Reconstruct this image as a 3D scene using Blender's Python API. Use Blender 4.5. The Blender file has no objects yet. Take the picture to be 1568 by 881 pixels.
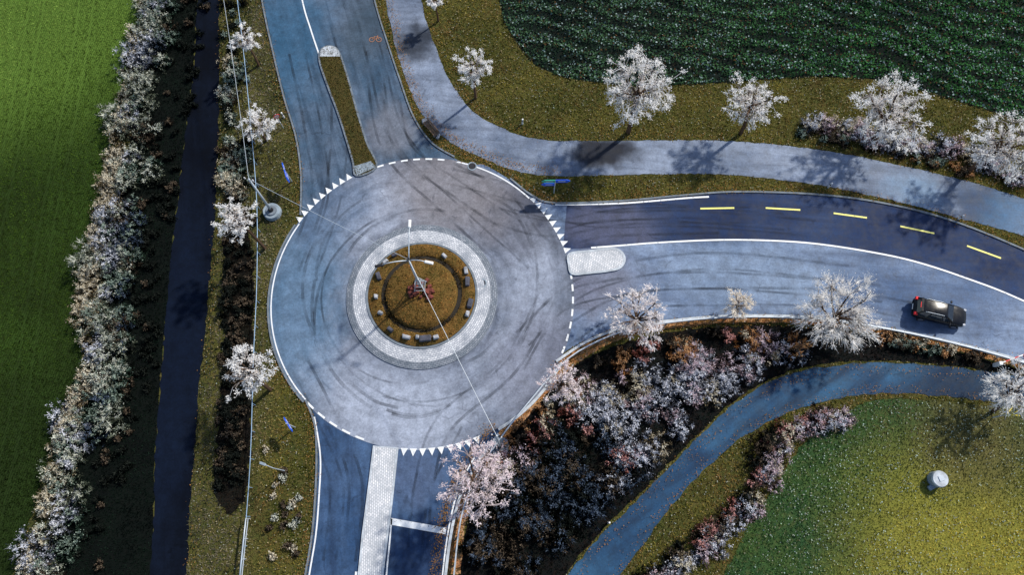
import bpy, math, random
import numpy as np
from mathutils import Vector, Matrix
from mathutils.geometry import tessellate_polygon
random.seed(7); rng=np.random.default_rng(7)
sc=bpy.context.scene
# ------------------------------------------------------------------ camera unprojection: image pixels -> ground metres
H=62.0; F=1150.0; TH=math.radians(17.4); CT=math.cos(TH); ST=math.sin(TH)
def G(u,v,z=0.0):
    x=(u-784)/F; y=-(v-440.5)/F
    t=(H-z)/(CT-y*ST)
    return Vector((x*t,t*(y*CT+ST),z))
def g2(u,v):
    p=G(u,v); return (p.x,p.y)
def srgb(r,g,b):
    def f(c):
        c/=255.0
        return c/12.92 if c<=0.04045 else ((c+0.055)/1.055)**2.4
    return (f(r),f(g),f(b))
def asp(r,g,b,k=1.0):
    q=srgb(r,g,b); k=1+(k-1)*.6; return (q[0]*.69*k,q[1]*.74*k,q[2]*.82*k)
def crom(pts,n=8,closed=False):
    P=[np.array(p,float) for p in pts]; out=[]
    N=len(P); rngi=range(N if closed else N-1)
    for i in rngi:
        if closed: p0,p1,p2,p3=P[(i-1)%N],P[i],P[(i+1)%N],P[(i+2)%N]
        else: p0,p1,p2,p3=P[max(i-1,0)],P[i],P[i+1],P[min(i+2,N-1)]
        for k in range(n):
            t=k/n
            out.append(0.5*((2*p1)+(-p0+p2)*t+(2*p0-5*p1+4*p2-p3)*t*t+(-p0+3*p1-3*p2+p3)*t**3))
    if not closed: out.append(P[-1])
    return out
def W(pts,n=8,closed=False): return [g2(*p) for p in crom(pts,n,closed)]
def hsh(a,b,s): 
    v=np.sin(a*127.1+b*311.7+s*74.7)*43758.5453
    return v-np.floor(v)
def vn(x,y,sc_,s=0):
    x=np.asarray(x)*sc_; y=np.asarray(y)*sc_
    xi=np.floor(x); yi=np.floor(y); fx=x-xi; fy=y-yi
    fx=fx*fx*(3-2*fx); fy=fy*fy*(3-2*fy)
    a=hsh(xi,yi,s);b=hsh(xi+1,yi,s);c=hsh(xi,yi+1,s);d=hsh(xi+1,yi+1,s)
    return (a*(1-fx)+b*fx)*(1-fy)+(c*(1-fx)+d*fx)*fy
def fbm(x,y,s_,s=0): return (vn(x,y,s_,s)*.5+vn(x,y,s_*2.1,s+1)*.3+vn(x,y,s_*4.3,s+2)*.2)
def pip(px,py,poly):
    poly=np.asarray(poly); res=np.zeros(len(px),bool)
    mn=poly.min(0); mx=poly.max(0)
    idx=np.where((px>=mn[0])&(px<=mx[0])&(py>=mn[1])&(py<=mx[1]))[0]
    if len(idx)==0: return res
    x=px[idx]; y=py[idx]; ins=np.zeros(len(idx),bool); j=len(poly)-1
    for i in range(len(poly)):
        xi,yi=poly[i]; xj,yj=poly[j]
        if yi!=yj:
            c=((yi>y)!=(yj>y))&(x<(xj-xi)*(y-yi)/(yj-yi)+xi)
            ins^=c
        j=i
    res[idx]=ins; return res
# ------------------------------------------------------------------ materials
class NT:
    def __init__(s,name):
        s.m=bpy.data.materials.new(name); s.m.use_nodes=True
        s.t=s.m.node_tree; s.t.nodes.clear()
        s.out=s.n('ShaderNodeOutputMaterial'); s.b=s.n('ShaderNodeBsdfPrincipled')
        s.l(s.b.outputs[0],s.out.inputs[0])
        s.tc=s.n('ShaderNodeTexCoord'); s.pos=s.tc.outputs['Object']
    def n(s,ty,**k):
        nd=s.t.nodes.new(ty)
        for a,b in k.items(): setattr(nd,a,b)
        return nd
    def l(s,a,b): s.t.links.new(a,b)
    def noise(s,scale,detail=3,rough=.55,vec=None,dist=0):
        nd=s.n('ShaderNodeTexNoise'); nd.inputs['Scale'].default_value=scale
        nd.inputs['Detail'].default_value=detail; nd.inputs['Roughness'].default_value=rough
        nd.inputs['Distortion'].default_value=dist
        s.l(vec or s.pos,nd.inputs['Vector']); return nd
    def mr(s,val,a,b,c,d,smooth=False):
        nd=s.n('ShaderNodeMapRange'); 
        if smooth: nd.interpolation_type='SMOOTHSTEP'
        s.l(val,nd.inputs[0])
        for i,x in zip((1,2,3,4),(a,b,c,d)): nd.inputs[i].default_value=x
        return nd.outputs[0]
    def mix(s,fac,a,b,mode='MIX'):
        nd=s.n('ShaderNodeMix'); nd.data_type='RGBA'; nd.blend_type=mode
        for sock,v in ((nd.inputs[0],fac),(nd.inputs[6],a),(nd.inputs[7],b)):
            if isinstance(v,(int,float)): sock.default_value=v
            elif isinstance(v,tuple): sock.default_value=(*v,1)
            else: s.l(v,sock)
        return nd.outputs[2]
    def math(s,op,a,b=None):
        nd=s.n('ShaderNodeMath',operation=op)
        for i,v in enumerate((a,b)):
            if v is None: continue
            if isinstance(v,(int,float)): nd.inputs[i].default_value=v
            else: s.l(v,nd.inputs[i])
        return nd.outputs[0]
    def grey(s,k):
        cc=s.n('ShaderNodeCombineColor')
        for i in range(3): s.l(k,cc.inputs[i])
        return cc.outputs[0]
    def bump(s,h,st=.4,d=.05):
        nd=s.n('ShaderNodeBump'); nd.inputs['Strength'].default_value=st; nd.inputs['Distance'].default_value=d
        s.l(h,nd.inputs['Height']); s.l(nd.outputs[0],s.b.inputs['Normal'])
    def blobs(s,col,bl):
        if not bl: return col
        nz=s.noise(.35,3,.6)
        off=s.n('ShaderNodeVectorMath',operation='ADD'); s.l(s.pos,off.inputs[0]); off.inputs[1].default_value=(-2,-2,0)
        add=s.n('ShaderNodeVectorMath',operation='MULTIPLY_ADD')
        s.l(nz.outputs['Color'],add.inputs[0]); add.inputs[1].default_value=(4,4,0); s.l(off.outputs[0],add.inputs[2])
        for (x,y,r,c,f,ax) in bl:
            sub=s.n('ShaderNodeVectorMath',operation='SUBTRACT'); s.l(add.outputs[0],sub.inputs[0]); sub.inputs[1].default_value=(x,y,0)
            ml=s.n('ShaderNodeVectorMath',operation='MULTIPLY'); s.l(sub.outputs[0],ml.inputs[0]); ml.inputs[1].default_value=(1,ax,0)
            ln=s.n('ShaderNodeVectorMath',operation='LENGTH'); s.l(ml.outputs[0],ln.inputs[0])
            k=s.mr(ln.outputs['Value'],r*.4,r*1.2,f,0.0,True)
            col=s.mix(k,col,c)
        return col
def simple(name,c,rough=.6,metal=0,var=.25,scale=3,bump=0):
    s=NT(name); nz=s.noise(scale,3)
    k=s.mr(nz.outputs[0],.3,.7,1-var,1+var*.5)
    s.l(s.mix(1.0,tuple(c),s.grey(k),'MULTIPLY'),s.b.inputs['Base Color'])
    s.b.inputs['Roughness'].default_value=rough; s.b.inputs['Metallic'].default_value=metal
    if bump: s.bump(nz.outputs[0],bump,.05)
    return s.m
def ground_mat(name,c1,c2,c3,scale=.25,blobs=None,rot=0,rows=None):
    s=NT(name); a=s.noise(scale,4,.6); b=s.noise(2.5,3,.65); c=s.noise(12,2,.7)
    col=s.mix(s.mr(a.outputs[0],.38,.62,0,1),c1,c2)
    col=s.mix(s.mr(b.outputs[0],.45,.7,0,.8),col,c3)
    col=s.blobs(col,blobs)
    k=s.mr(c.outputs[0],.3,.7,.5,1.3)
    if rows:
        mp=s.n('ShaderNodeMapping'); s.l(s.pos,mp.inputs[0]); mp.inputs['Rotation'].default_value=(0,0,rot)
        wv=s.n('ShaderNodeTexWave'); wv.inputs['Scale'].default_value=rows; wv.inputs['Distortion'].default_value=2.5; wv.inputs['Detail'].default_value=2
        wv.inputs['Detail Scale'].default_value=1.5
        s.l(mp.outputs[0],wv.inputs['Vector']); k=s.math('MULTIPLY',k,s.mr(wv.outputs['Fac'],0,1,.7,1.2))
    col=s.mix(1.0,col,s.grey(k),'MULTIPLY')
    s.l(col,s.b.inputs['Base Color']); s.b.inputs['Roughness'].default_value=.95; s.b.inputs['Specular IOR Level'].default_value=.1
    return s.m
CX,CY=-7.75,18.72; R0=13.0
def asphalt(name,base,light,dark,blobs=None,radial=False,rot=0.0,rough=.72,streak=.5,spec=.22):
    s=NT(name)
    a=s.noise(.13,4,.6); col=s.mix(s.mr(a.outputs[0],.36,.64,0,1),base,light)
    if radial:
        sub=s.n('ShaderNodeVectorMath',operation='SUBTRACT'); s.l(s.pos,sub.inputs[0]); sub.inputs[1].default_value=(CX,CY,0)
        ln=s.n('ShaderNodeVectorMath',operation='LENGTH'); s.l(sub.outputs[0],ln.inputs[0])
        nv=s.n('ShaderNodeVectorMath',operation='NORMALIZE'); s.l(sub.outputs[0],nv.inputs[0])
        sc2=s.n('ShaderNodeVectorMath',operation='MULTIPLY'); s.l(nv.outputs[0],sc2.inputs[0]); sc2.inputs[1].default_value=(1.3,1.3,0)
        cb=s.n('ShaderNodeCombineXYZ'); s.l(s.math('MULTIPLY',ln.outputs['Value'],.85),cb.inputs[2])
        av=s.n('ShaderNodeVectorMath',operation='ADD'); s.l(sc2.outputs[0],av.inputs[0]); s.l(cb.outputs[0],av.inputs[1]); vec=av.outputs[0]
        w=s.mr(s.math('ABSOLUTE',s.math('SUBTRACT',ln.outputs['Value'],9.7)),0.3,3.0,.5,0,True)
        col=s.mix(w,col,light)
        w=s.mr(s.math('ABSOLUTE',s.math('SUBTRACT',ln.outputs['Value'],12.7)),0.1,1.3,.35,0,True)
        col=s.mix(w,col,dark)
    else:
        mp=s.n('ShaderNodeMapping'); s.l(s.pos,mp.inputs[0]); mp.inputs['Rotation'].default_value=(0,0,-rot); 
        mp2=s.n('ShaderNodeMapping'); s.l(mp.outputs[0],mp2.inputs[0]); mp2.inputs['Scale'].default_value=(.10,1.1,1); vec=mp2.outputs[0]
    st=s.noise(1.0,4,.6,vec,.5)
    col=s.mix(s.mr(st.outputs[0],.46,.72,0,streak),col,dark)
    col=s.mix(s.mr(st.outputs[0],.46,.28,0,streak*.8),col,light)
    col=s.blobs(col,blobs)
    dn=s.noise(.8,2); ad=s.n('ShaderNodeVectorMath',operation='MULTIPLY_ADD'); s.l(dn.outputs['Color'],ad.inputs[0]); ad.inputs[1].default_value=(1.6,1.6,0); s.l(s.pos,ad.inputs[2])
    vo=s.n('ShaderNodeTexVoronoi',feature='DISTANCE_TO_EDGE'); vo.inputs['Scale'].default_value=.17; s.l(ad.outputs[0],vo.inputs['Vector'])
    cr=s.mr(vo.outputs['Distance'],.0,.011,.4,0); msk=s.mr(dn.outputs[0],.48,.6,0,1)
    col=s.mix(s.math('MULTIPLY',cr,msk),col,tuple(c*.4 for c in dark))
    f=s.noise(7,3,.75); f2=s.noise(1.1,4,.7)
    k=s.math('MULTIPLY',s.mr(f.outputs[0],.3,.7,.80,1.20),s.mr(f2.outputs[0],.3,.7,.72,1.26))
    col=s.mix(1.0,col,s.grey(k),'MULTIPLY')
    s.l(col,s.b.inputs['Base Color']); s.l(s.mr(f2.outputs[0],.3,.7,rough-.12,rough+.12),s.b.inputs['Roughness'])
    s.b.inputs['Specular IOR Level'].default_value=spec
    return s.m
def setts(name,c1,c2,mortar,polar=False,rot=0,bw=.28,bh=.16,dirt=.6):
    s=NT(name)
    if polar:
        sub=s.n('ShaderNodeVectorMath',operation='SUBTRACT'); s.l(s.pos,sub.inputs[0]); sub.inputs[1].default_value=(CX,CY,0)
        ln=s.n('ShaderNodeVectorMath',operation='LENGTH'); s.l(sub.outputs[0],ln.inputs[0])
        sp=s.n('ShaderNodeSeparateXYZ'); s.l(sub.outputs[0],sp.inputs[0])
        an=s.math('MULTIPLY',s.math('ARCTAN2',sp.outputs[1],sp.outputs[0]),5.6)
        cb=s.n('ShaderNodeCombineXYZ'); s.l(an,cb.inputs[0]); s.l(ln.outputs['Value'],cb.inputs[1]); vec=cb.outputs[0]
    else:
        mp=s.n('ShaderNodeMapping'); s.l(s.pos,mp.inputs[0]); mp.inputs['Rotation'].default_value=(0,0,-rot); vec=mp.outputs[0]
    br=s.n('ShaderNodeTexBrick'); s.l(vec,br.inputs['Vector']); br.inputs['Scale'].default_value=1
    br.inputs['Brick Width'].default_value=bw; br.inputs['Row Height'].default_value=bh; br.inputs['Mortar Size'].default_value=.018
    br.inputs['Color1'].default_value=(*c1,1); br.inputs['Color2'].default_value=(*c2,1); br.inputs['Mortar'].default_value=(*mortar,1)
    nz=s.noise(.9,4,.65); col=s.mix(s.mr(nz.outputs[0],.45,.7,0,dirt),br.outputs['Color'],mortar)
    s.l(col,s.b.inputs['Base Color']); s.b.inputs['Roughness'].default_value=.8; return s.m
def foliage_mat(name,trans):
    s=NT(name); at=s.n('ShaderNodeAttribute',attribute_name='col')
    df=s.n('ShaderNodeBsdfDiffuse'); s.l(at.outputs['Color'],df.inputs[0])
    tr=s.n('ShaderNodeBsdfTranslucent'); s.l(at.outputs['Color'],tr.inputs[0]); mx=s.n('ShaderNodeMixShader'); mx.inputs[0].default_value=trans
    s.l(df.outputs[0],mx.inputs[1]); s.l(tr.outputs[0],mx.inputs[2]); s.l(mx.outputs[0],s.out.inputs[0]); return s.m
FOL=foliage_mat('foliage',.25); FROST=foliage_mat('frosted_twigs',.42)
def paint_mat(name,c,wear=.45):
    s=NT(name); a=s.noise(5,4,.7); b=s.noise(.7,3)
    s.l(s.mix(s.mr(b.outputs[0],.35,.7,0,.3),c,tuple(x*.6 for x in c)),s.b.inputs['Base Color'])
    s.b.inputs['Roughness'].default_value=.55
    s.l(s.mr(a.outputs[0],wear-.12,wear-.04,.3,1),s.b.inputs['Alpha']); return s.m
WHITE=paint_mat('road_paint_white',(.78,.81,.84),.44); YEL=paint_mat('road_paint_yellow',(.78,.74,.18),.43)
def mark_mat():
    s=NT('tyre_marks'); a=s.noise(.4,2,.5)
    s.b.inputs['Base Color'].default_value=(.014,.018,.026,1); s.b.inputs['Roughness'].default_value=.7; s.b.inputs['Specular IOR Level'].default_value=.2
    s.l(s.mr(a.outputs[0],.36,.74,0,.42),s.b.inputs['Alpha']); return s.m
TYRE=mark_mat()
KERB=simple('kerb_concrete',srgb(182,190,198),.8,0,.35,2)
KERBD=simple('kerb_granite',srgb(108,118,128),.8,0,.35,2)
STEEL=simple('galvanised_steel',srgb(180,190,200),.45,.2,.15,2)
WOODP=simple('weathered_wood',srgb(120,95,75),.8,0,.3,4,.2)
CONC=simple('concrete',srgb(136,150,162),.85,0,.3,3)
DARKM=simple('dark_metal',srgb(45,45,50),.5,.5,.1,3)
BLUE=simple('sign_blue',srgb(25,90,215),.4,0,.05,3)
GREEN=simple('sign_green',srgb(60,170,140),.4,0,.05,3)
WHT=simple('sign_white',(.75,.75,.75),.4,0,.05,3)
RED=simple('sign_red',(.6,.03,.03),.4,0,.05,3)
YELS=simple('sign_yellow',(.75,.6,.05),.4,0,.05,3)
# ------------------------------------------------------------------ mesh builders
def link(ob,parent=None):
    sc.collection.objects.link(ob)
    if parent: ob.parent=parent
    return ob
def obj(name,verts,faces,mats,mi=None,parent=None,smooth=False):
    me=bpy.data.meshes.new(name); me.from_pydata([tuple(v) for v in verts],[],[tuple(f) for f in faces])
    for m in (mats if isinstance(mats,(list,tuple)) else [mats]): me.materials.append(m)
    if mi is not None: me.polygons.foreach_set('material_index',mi)
    if smooth: me.polygons.foreach_set('use_smooth',[True]*len(me.polygons))
    me.update(); return link(bpy.data.objects.new(name,me),parent)
def sheet(name,pts,z,mat,rough=0.0,thick=0,side=None):
    P=[Vector((p[0],p[1],z)) for p in pts]
    if rough:
        Q=[]
        for i,p in enumerate(P):
            q=P[(i+1)%len(P)]; n=max(1,int((q-p).length/.35))
            if (q-p).length>25: n=1
            for k in range(n): 
                w=p.lerp(q,k/n); 
                if (q-p).length<25: w=w+Vector((random.uniform(-rough,rough),random.uniform(-rough,rough),0))
                Q.append(w)
        P=Q
    tri=tessellate_polygon([P]); v=[tuple(p) for p in P]; f=[]
    for t in tri:
        a,b,c=[P[i] for i in t]
        f.append(t if (b-a).cross(c-a).z>0 else (t[0],t[2],t[1]))
    mi=[0]*len(f); mats=[mat]
    if thick:
        n=len(P); v+=[(p[0],p[1],z-thick) for p in v]
        for i in range(n): f.append((i,(i+1)%n,n+(i+1)%n,n+i)); mi.append(1)
        mats=[mat,side or mat]
    return obj(name,v,f,mats,mi)
def offs(P,closed=False):
    P=[Vector((p[0],p[1])) for p in P]; N=len(P); out=[]
    for i in range(N):
        a=P[(i-1)%N] if (closed or i>0) else P[i]; b=P[(i+1)%N] if (closed or i<N-1) else P[i]
        d=(b-a).normalized(); out.append(Vector((-d.y,d.x)))
    return P,out
def rib(P,w,z,h=0.0,shift=0.0,closed=False):
    P,Nn=offs(P,closed); v=[];f=[]; N=len(P)
    for p,n in zip(P,Nn):
        a=p+n*(shift+w/2); b=p+n*(shift-w/2)
        v+=[(a.x,a.y,z),(b.x,b.y,z)]
        if h: v+=[(a.x,a.y,z-h),(b.x,b.y,z-h)]
    s=4 if h else 2
    for i in range(N if closed else N-1):
        j=(i+1)%N; A=i*s;B=j*s
        f.append((A+1,B+1,B,A))
        if h:
            f.append((A,B,B+2,A+2)); f.append((B+1,A+1,A+3,B+3)); f.append((A+2,B+2,B+3,A+3))
    if h and not closed:
        f.append((0,2,3,1)); e=(N-1)*s; f.append((e,e+1,e+3,e+2))
    return v,f
def merge(parts):
    V=[];Fc=[]
    for v,f in parts:
        o=len(V); V+=list(v); Fc+=[tuple(i+o for i in q) for q in f]
    return V,Fc
def ribbon(name,P,w,z,mat,h=0,shift=0,closed=False):
    v,f=rib(P,w,z,h,shift,closed); return obj(name,v,f,mat)
def arc(r,a0,a1,n=48): return [(CX+r*math.cos(a0+(a1-a0)*i/n),CY+r*math.sin(a0+(a1-a0)*i/n)) for i in range(n+1)]
def ang(u,v):
    x,y=g2(u,v); return math.atan2(y-CY,x-CX)
def resamp(P,step):
    P=[Vector((p[0],p[1])) for p in P]; out=[P[0]]; d=0
    for a,b in zip(P,P[1:]):
        L=(b-a).length; 
        while d+L>=step:
            t=(step-d)/L; a=a.lerp(b,t); out.append(a.copy()); L=(b-a).length; d=0
        d+=L
    return out
def tube(P,r,sides=6,r1=None):
    v=[];f=[];P=[Vector(p) for p in P];N=len(P)
    for i,p in enumerate(P):
        d=(P[min(i+1,N-1)]-P[max(i-1,0)]).normalized()
        a=d.cross(Vector((0,0,1))) if abs(d.z)<.95 else d.cross(Vector((1,0,0)))
        a.normalize(); b=d.cross(a); rr=r if r1 is None else r+(r1-r)*i/(N-1)
        for k in range(sides):
            t=2*math.pi*k/sides; q=p+a*math.cos(t)*rr+b*math.sin(t)*rr; v.append(tuple(q))
    for i in range(N-1):
        for k in range(sides):
            f.append((i*sides+k,i*sides+(k+1)%sides,(i+1)*sides+(k+1)%sides,(i+1)*sides+k))
    f.append(tuple(range(sides-1,-1,-1))); f.append(tuple((N-1)*sides+k for k in range(sides)))
    return v,f
def box(c,s,rot=0,taper=1.0,jit=0):
    v=[];c=Vector(c)
    for z in (-1,1):
        for x,y in ((-1,-1),(1,-1),(1,1),(-1,1)):
            k=taper if z>0 else 1
            p=Vector((x*s[0]/2*k,y*s[1]/2*k,z*s[2]/2)); p+=Vector([random.uniform(-jit,jit) for _ in range(3)])
            v.append(tuple(Matrix.Rotation(rot,3,'Z')@p+c))
    return v,[(3,2,1,0),(4,5,6,7),(0,1,5,4),(1,2,6,5),(2,3,7,6),(3,0,4,7)]
def empty(name,loc=(0,0,0)):
    e=bpy.data.objects.new(name,None); e.location=loc; e.empty_display_size=.3; return link(e)
def child(name,vf,mat,par,bev=0,smooth=False):
    o=obj(name,vf[0],vf[1],mat,parent=par,smooth=smooth); 
    if par: o.matrix_parent_inverse=Matrix.Translation(-Vector(par.location))
    if bev:
        m=o.modifiers.new('b','BEVEL'); m.width=bev; m.segments=2
    return o
class Cloud:
    def __init__(s): s.v=[];s.fs=[];s.c=[];s.n=0
    def add(s,V,C):
        N,k,_=V.shape
        if N==0: return
        s.v.append(V.reshape(-1,3)); s.c.append(np.repeat(C,k,0)); s.fs.append(np.full(N,k)); s.n+=N*k
    def build(s,name,mat=None):
        v=np.concatenate(s.v); c=np.concatenate(s.c); k=np.concatenate(s.fs)
        me=bpy.data.meshes.new(name); me.vertices.add(len(v)); me.vertices.foreach_set('co',v.astype(np.float32).ravel())
        me.loops.add(len(v)); me.loops.foreach_set('vertex_index',np.arange(len(v),dtype=np.int32))
        me.polygons.add(len(k)); st=np.concatenate([[0],np.cumsum(k)[:-1]]).astype(np.int32); me.polygons.foreach_set('loop_start',st)
        me.update(calc_edges=True)
        at=me.attributes.new('col','FLOAT_COLOR','POINT'); cc=np.ones((len(v),4),np.float32); cc[:,:3]=np.clip(c,0,.95); at.data.foreach_set('color',cc.ravel())
        me.materials.append(mat or FOL); return link(bpy.data.objects.new(name,me))
def unit(n):
    d=rng.normal(size=(n,3)); return d/np.linalg.norm(d,axis=1,keepdims=True)
def quads(C,size,flat=0.0):
    n=len(C); a=unit(n); b=unit(n)
    if flat: a[:,2]*=(1-flat); b[:,2]*=(1-flat)
    a/=np.linalg.norm(a,axis=1,keepdims=True); b-=a*np.sum(a*b,1,keepdims=True); b/=np.linalg.norm(b,axis=1,keepdims=True)
    s=np.asarray(size).reshape(-1,1)*.5; e=rng.uniform(.5,1,(n,1))
    return np.stack([C-a*s,C-b*s*e,C+a*s,C+b*s*e],1)
def blades(B,T,w):
    d=T-B; n=len(B); r=unit(n); sd=np.cross(d,r); sd/=np.linalg.norm(sd,axis=1,keepdims=True)+1e-9
    w=np.asarray(w).reshape(-1,1)*.5
    return np.stack([B-sd*w,B+sd*w,T],1)
def segs(P0,P1,r0,r1,k=5):
    d=P1-P0; d=d/(np.linalg.norm(d,axis=1,keepdims=True)+1e-9); ref=np.where(np.abs(d[:,2:3])<.9,np.array([[0,0,1.]]),np.array([[1.,0,0]]))
    a=np.cross(d,ref); a/=np.linalg.norm(a,axis=1,keepdims=True); b=np.cross(d,a); out=[]
    r0=np.asarray(r0).reshape(-1,1)*np.ones((len(P0),1)); r1=np.asarray(r1).reshape(-1,1)*np.ones((len(P0),1))
    for i in range(k):
        t0=2*math.pi*i/k;t1=2*math.pi*(i+1)/k
        o0=a*math.cos(t0)+b*math.sin(t0); o1=a*math.cos(t1)+b*math.sin(t1)
        out.append(np.stack([P0+o0*r0,P0+o1*r0,P1+o1*r1,P1+o0*r1],1))
    return np.concatenate(out)
def shade(n,c,v): 
    c=np.asarray(c,float); return (c if c.ndim==2 else np.tile(c,(n,1)))*rng.uniform(1-v,1+v,(n,1))
# ------------------------------------------------------------------ layout outlines (image pixel points)
NL=[(385,-120),(403,0),(420,80),(437,150),(455,210),(463,270),(462,330)]
NR=[(545,-120),(572,0),(590,60),(610,120),(632,180),(660,220),(695,242),(730,258)]
BL=[(560,-130),(590,0),(605,70),(625,130),(650,180),(690,218),(735,240),(790,262),(850,270),(950,268),(1100,267),(1230,280),(1350,303),(1470,335),(1568,362),(1750,420)]
BR=[(620,-130),(645,0),(662,60),(690,125),(730,175),(800,208),(870,216),(1000,215),(1130,217),(1270,232),(1400,258),(1500,283),(1568,305),(1750,365)]
EU=[(700,270),(735,252),(780,275),(815,302),(850,313),(950,310),(1050,301),(1130,296),(1250,300),(1350,313),(1450,338),(1568,385),(1750,470)]
EL=[(760,640),(850,552),(900,520),(960,499),(1050,487),(1130,482),(1230,484),(1330,497),(1450,521),(1568,552),(1750,610)]
SL=[(430,560),(470,612),(484,650),(487,700),(485,760),(480,820),(470,881),(450,1000)]
SR=[(800,600),(762,664),(727,712),(703,760),(690,810),(680,881),(668,1000)]
PU=[(1800,600),(1568,577),(1450,562),(1350,556),(1250,564),(1170,590),(1100,640),(1040,700),(980,762),(920,820),(870,881),(790,980)]
PL=[(1800,640),(1568,620),(1450,608),(1350,603),(1280,612),(1200,635),(1130,675),(1060,740),(1010,800),(950,881),(880,980)]
LL=[(318,-120),(303,0),(297,100),(285,200),(273,300),(262,400),(253,500),(245,600),(238,700),(235,800),(231,881),(225,1000)]
LR=[(345,-120),(337,0),(336,100),(335,200),(331,300),(324,400),(315,500),(305,600),(297,700),(290,800),(286,881),(275,1000)]
def strip(a,b): return W(a)+W(b)[::-1]
pN=strip(NL,NR); pB=strip(BL,BR); pE=strip(EU,EL); pS=strip(SL,SR); pP=strip(PU,PL); pL=strip(LL,LR)
pC=arc(R0+.12,0,2*math.pi,120)[:-1]
pField=W([(235,-150),(215,0),(190,120),(165,250),(140,350),(120,450),(125,550),(90,650),(60,750),(20,881),(-40,1020)])+[g2(-700,1020),g2(-700,-150)]
pCrop=W([(745,-150),(765,0),(782,50),(830,105),(900,125),(1000,131),(1130,125),(1250,118),(1350,125),(1450,150),(1568,188),(1800,280)])+[g2(1800,-150)]
pMead=W([(1800,640),(1568,628),(1450,616),(1350,611),(1300,630),(1230,680),(1190,740),(1150,800),(1110,881),(1060,1000)])+[g2(1800,1000)]
pBush=W([(760,700),(800,640),(870,568),(930,535),(1020,510),(1120,500),(1250,503),(1400,525),(1568,568),(1560,575),(1450,560),(1350,553),(1250,560),(1170,586),(1100,635),(1040,695),(980,757),(920,815),(865,881),(800,960),(700,960),(705,860),(722,780)],5)
pHedgeGap=W([(250,-100),(235,0),(215,130),(190,260),(165,380),(150,500),(120,650),(90,760),(60,900),(40,1000)])+W([(225,1000),(231,881),(235,800),(238,700),(245,600),(253,500),(262,400),(273,300),(285,200),(297,100),(303,0),(318,-120)])
pVergeDark=W([(345,330),(378,345),(389,420),(387,560),(384,680),(376,760),(350,790),(330,740),(335,640),(342,540),(343,440)],6,True)
# ------------------------------------------------------------------ ground sheets
gm=ground_mat('verge_grass',srgb(80,80,38),srgb(62,68,34),srgb(96,84,50),.3)
g=1500; obj('ground',[(-g,-g,0),(g,-g,0),(g,g,0),(-g,g,0)],[(0,1,2,3)],gm)
def B(u,v,rpx,c,f,ax=1.0): x,y=g2(u,v); return (x,y,rpx*.057,c,f,ax)
fieldm=ground_mat('winter_wheat_field',srgb(36,52,18),srgb(48,70,24),srgb(34,44,16),.12,[B(60,30,260,srgb(96,126,50),.7),B(60,800,260,srgb(24,36,14),.6)],rot=math.radians(12),rows=1.6)
sheet('wheat_field',pField,.012,fieldm,.12)
cropm=ground_mat('rapeseed_soil',srgb(12,20,20),srgb(20,32,28),srgb(30,32,24),.2,rot=math.radians(75),rows=.5)
sheet('crop_field',pCrop,.012,cropm,.15)
meadm=ground_mat('meadow_grass',srgb(44,74,44),srgb(58,82,42),srgb(76,84,48),.2,[B(1480,850,190,srgb(134,130,54),.8),B(1500,670,110,srgb(92,86,54),.7)])
sheet('meadow',pMead,.016,meadm,.12)
soilm=ground_mat('shrub_soil',srgb(12,14,16),srgb(20,24,24),srgb(34,24,20),.3)
sheet('shrub_bed',pBush,.02,soilm,.12)
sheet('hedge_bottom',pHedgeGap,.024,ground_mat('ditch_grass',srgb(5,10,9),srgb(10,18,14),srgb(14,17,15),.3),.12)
sheet('dark_verge_sheet',pVergeDark,.026,ground_mat('dark_verge_soil',srgb(16,16,16),srgb(22,24,20),srgb(36,28,22),.4),.25)  # flat dark sheet over the verge left of the railing
# ------------------------------------------------------------------ roads
A_disc=asphalt('asphalt_roundabout',asp(110,116,128,1.2),asp(164,168,178,1.2),asp(66,74,88,1.1),[B(600,630,120,asp(176,180,190,1.2),.7,1.5),B(462,470,80,asp(76,112,138,1.1),.75,.5),B(500,320,80,asp(70,96,122,1.1),.6),B(790,330,80,asp(76,72,80),.65),B(690,290,110,asp(134,124,120,1.1),.7),B(830,560,90,asp(116,114,126),.5)],True,streak=.6)
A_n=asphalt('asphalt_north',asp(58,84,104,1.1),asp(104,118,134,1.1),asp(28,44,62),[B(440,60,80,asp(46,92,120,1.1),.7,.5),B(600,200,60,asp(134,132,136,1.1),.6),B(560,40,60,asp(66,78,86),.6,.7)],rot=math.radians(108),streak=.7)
A_e=asphalt('asphalt_east',asp(86,104,130,1.15),asp(144,158,178,1.15),asp(48,60,86),[B(900,430,100,asp(126,120,128,1.1),.6,1.5),B(1150,420,150,asp(140,156,174,1.15),.55,2.5),B(1450,440,120,asp(60,86,120,1.1),.55,2)],rot=math.radians(-5))
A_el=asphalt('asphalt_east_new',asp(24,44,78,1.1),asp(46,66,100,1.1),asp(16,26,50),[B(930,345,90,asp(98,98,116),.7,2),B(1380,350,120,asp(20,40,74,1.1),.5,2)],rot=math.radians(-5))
A_s=asphalt('asphalt_south',asp(40,68,100,1.15),asp(76,100,130,1.15),asp(22,34,58),[B(640,720,50,asp(98,110,134,1.1),.5),B(650,850,60,asp(26,40,72),.5)],rot=math.radians(95))
A_b=asphalt('asphalt_cycleway',asp(102,112,128,1.15),asp(150,158,172,1.2),asp(66,76,92),[B(925,238,62,asp(20,22,32),.95,2.2),B(635,62,44,asp(30,36,46),.88),B(1500,310,55,asp(42,64,92,1.1),.7,1.4),B(1400,295,50,asp(124,150,172,1.15),.6),B(1560,345,60,asp(70,112,144,1.15),.6)],rot=math.radians(-5))  # dark blobs paint tree shadows into the path colour
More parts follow.
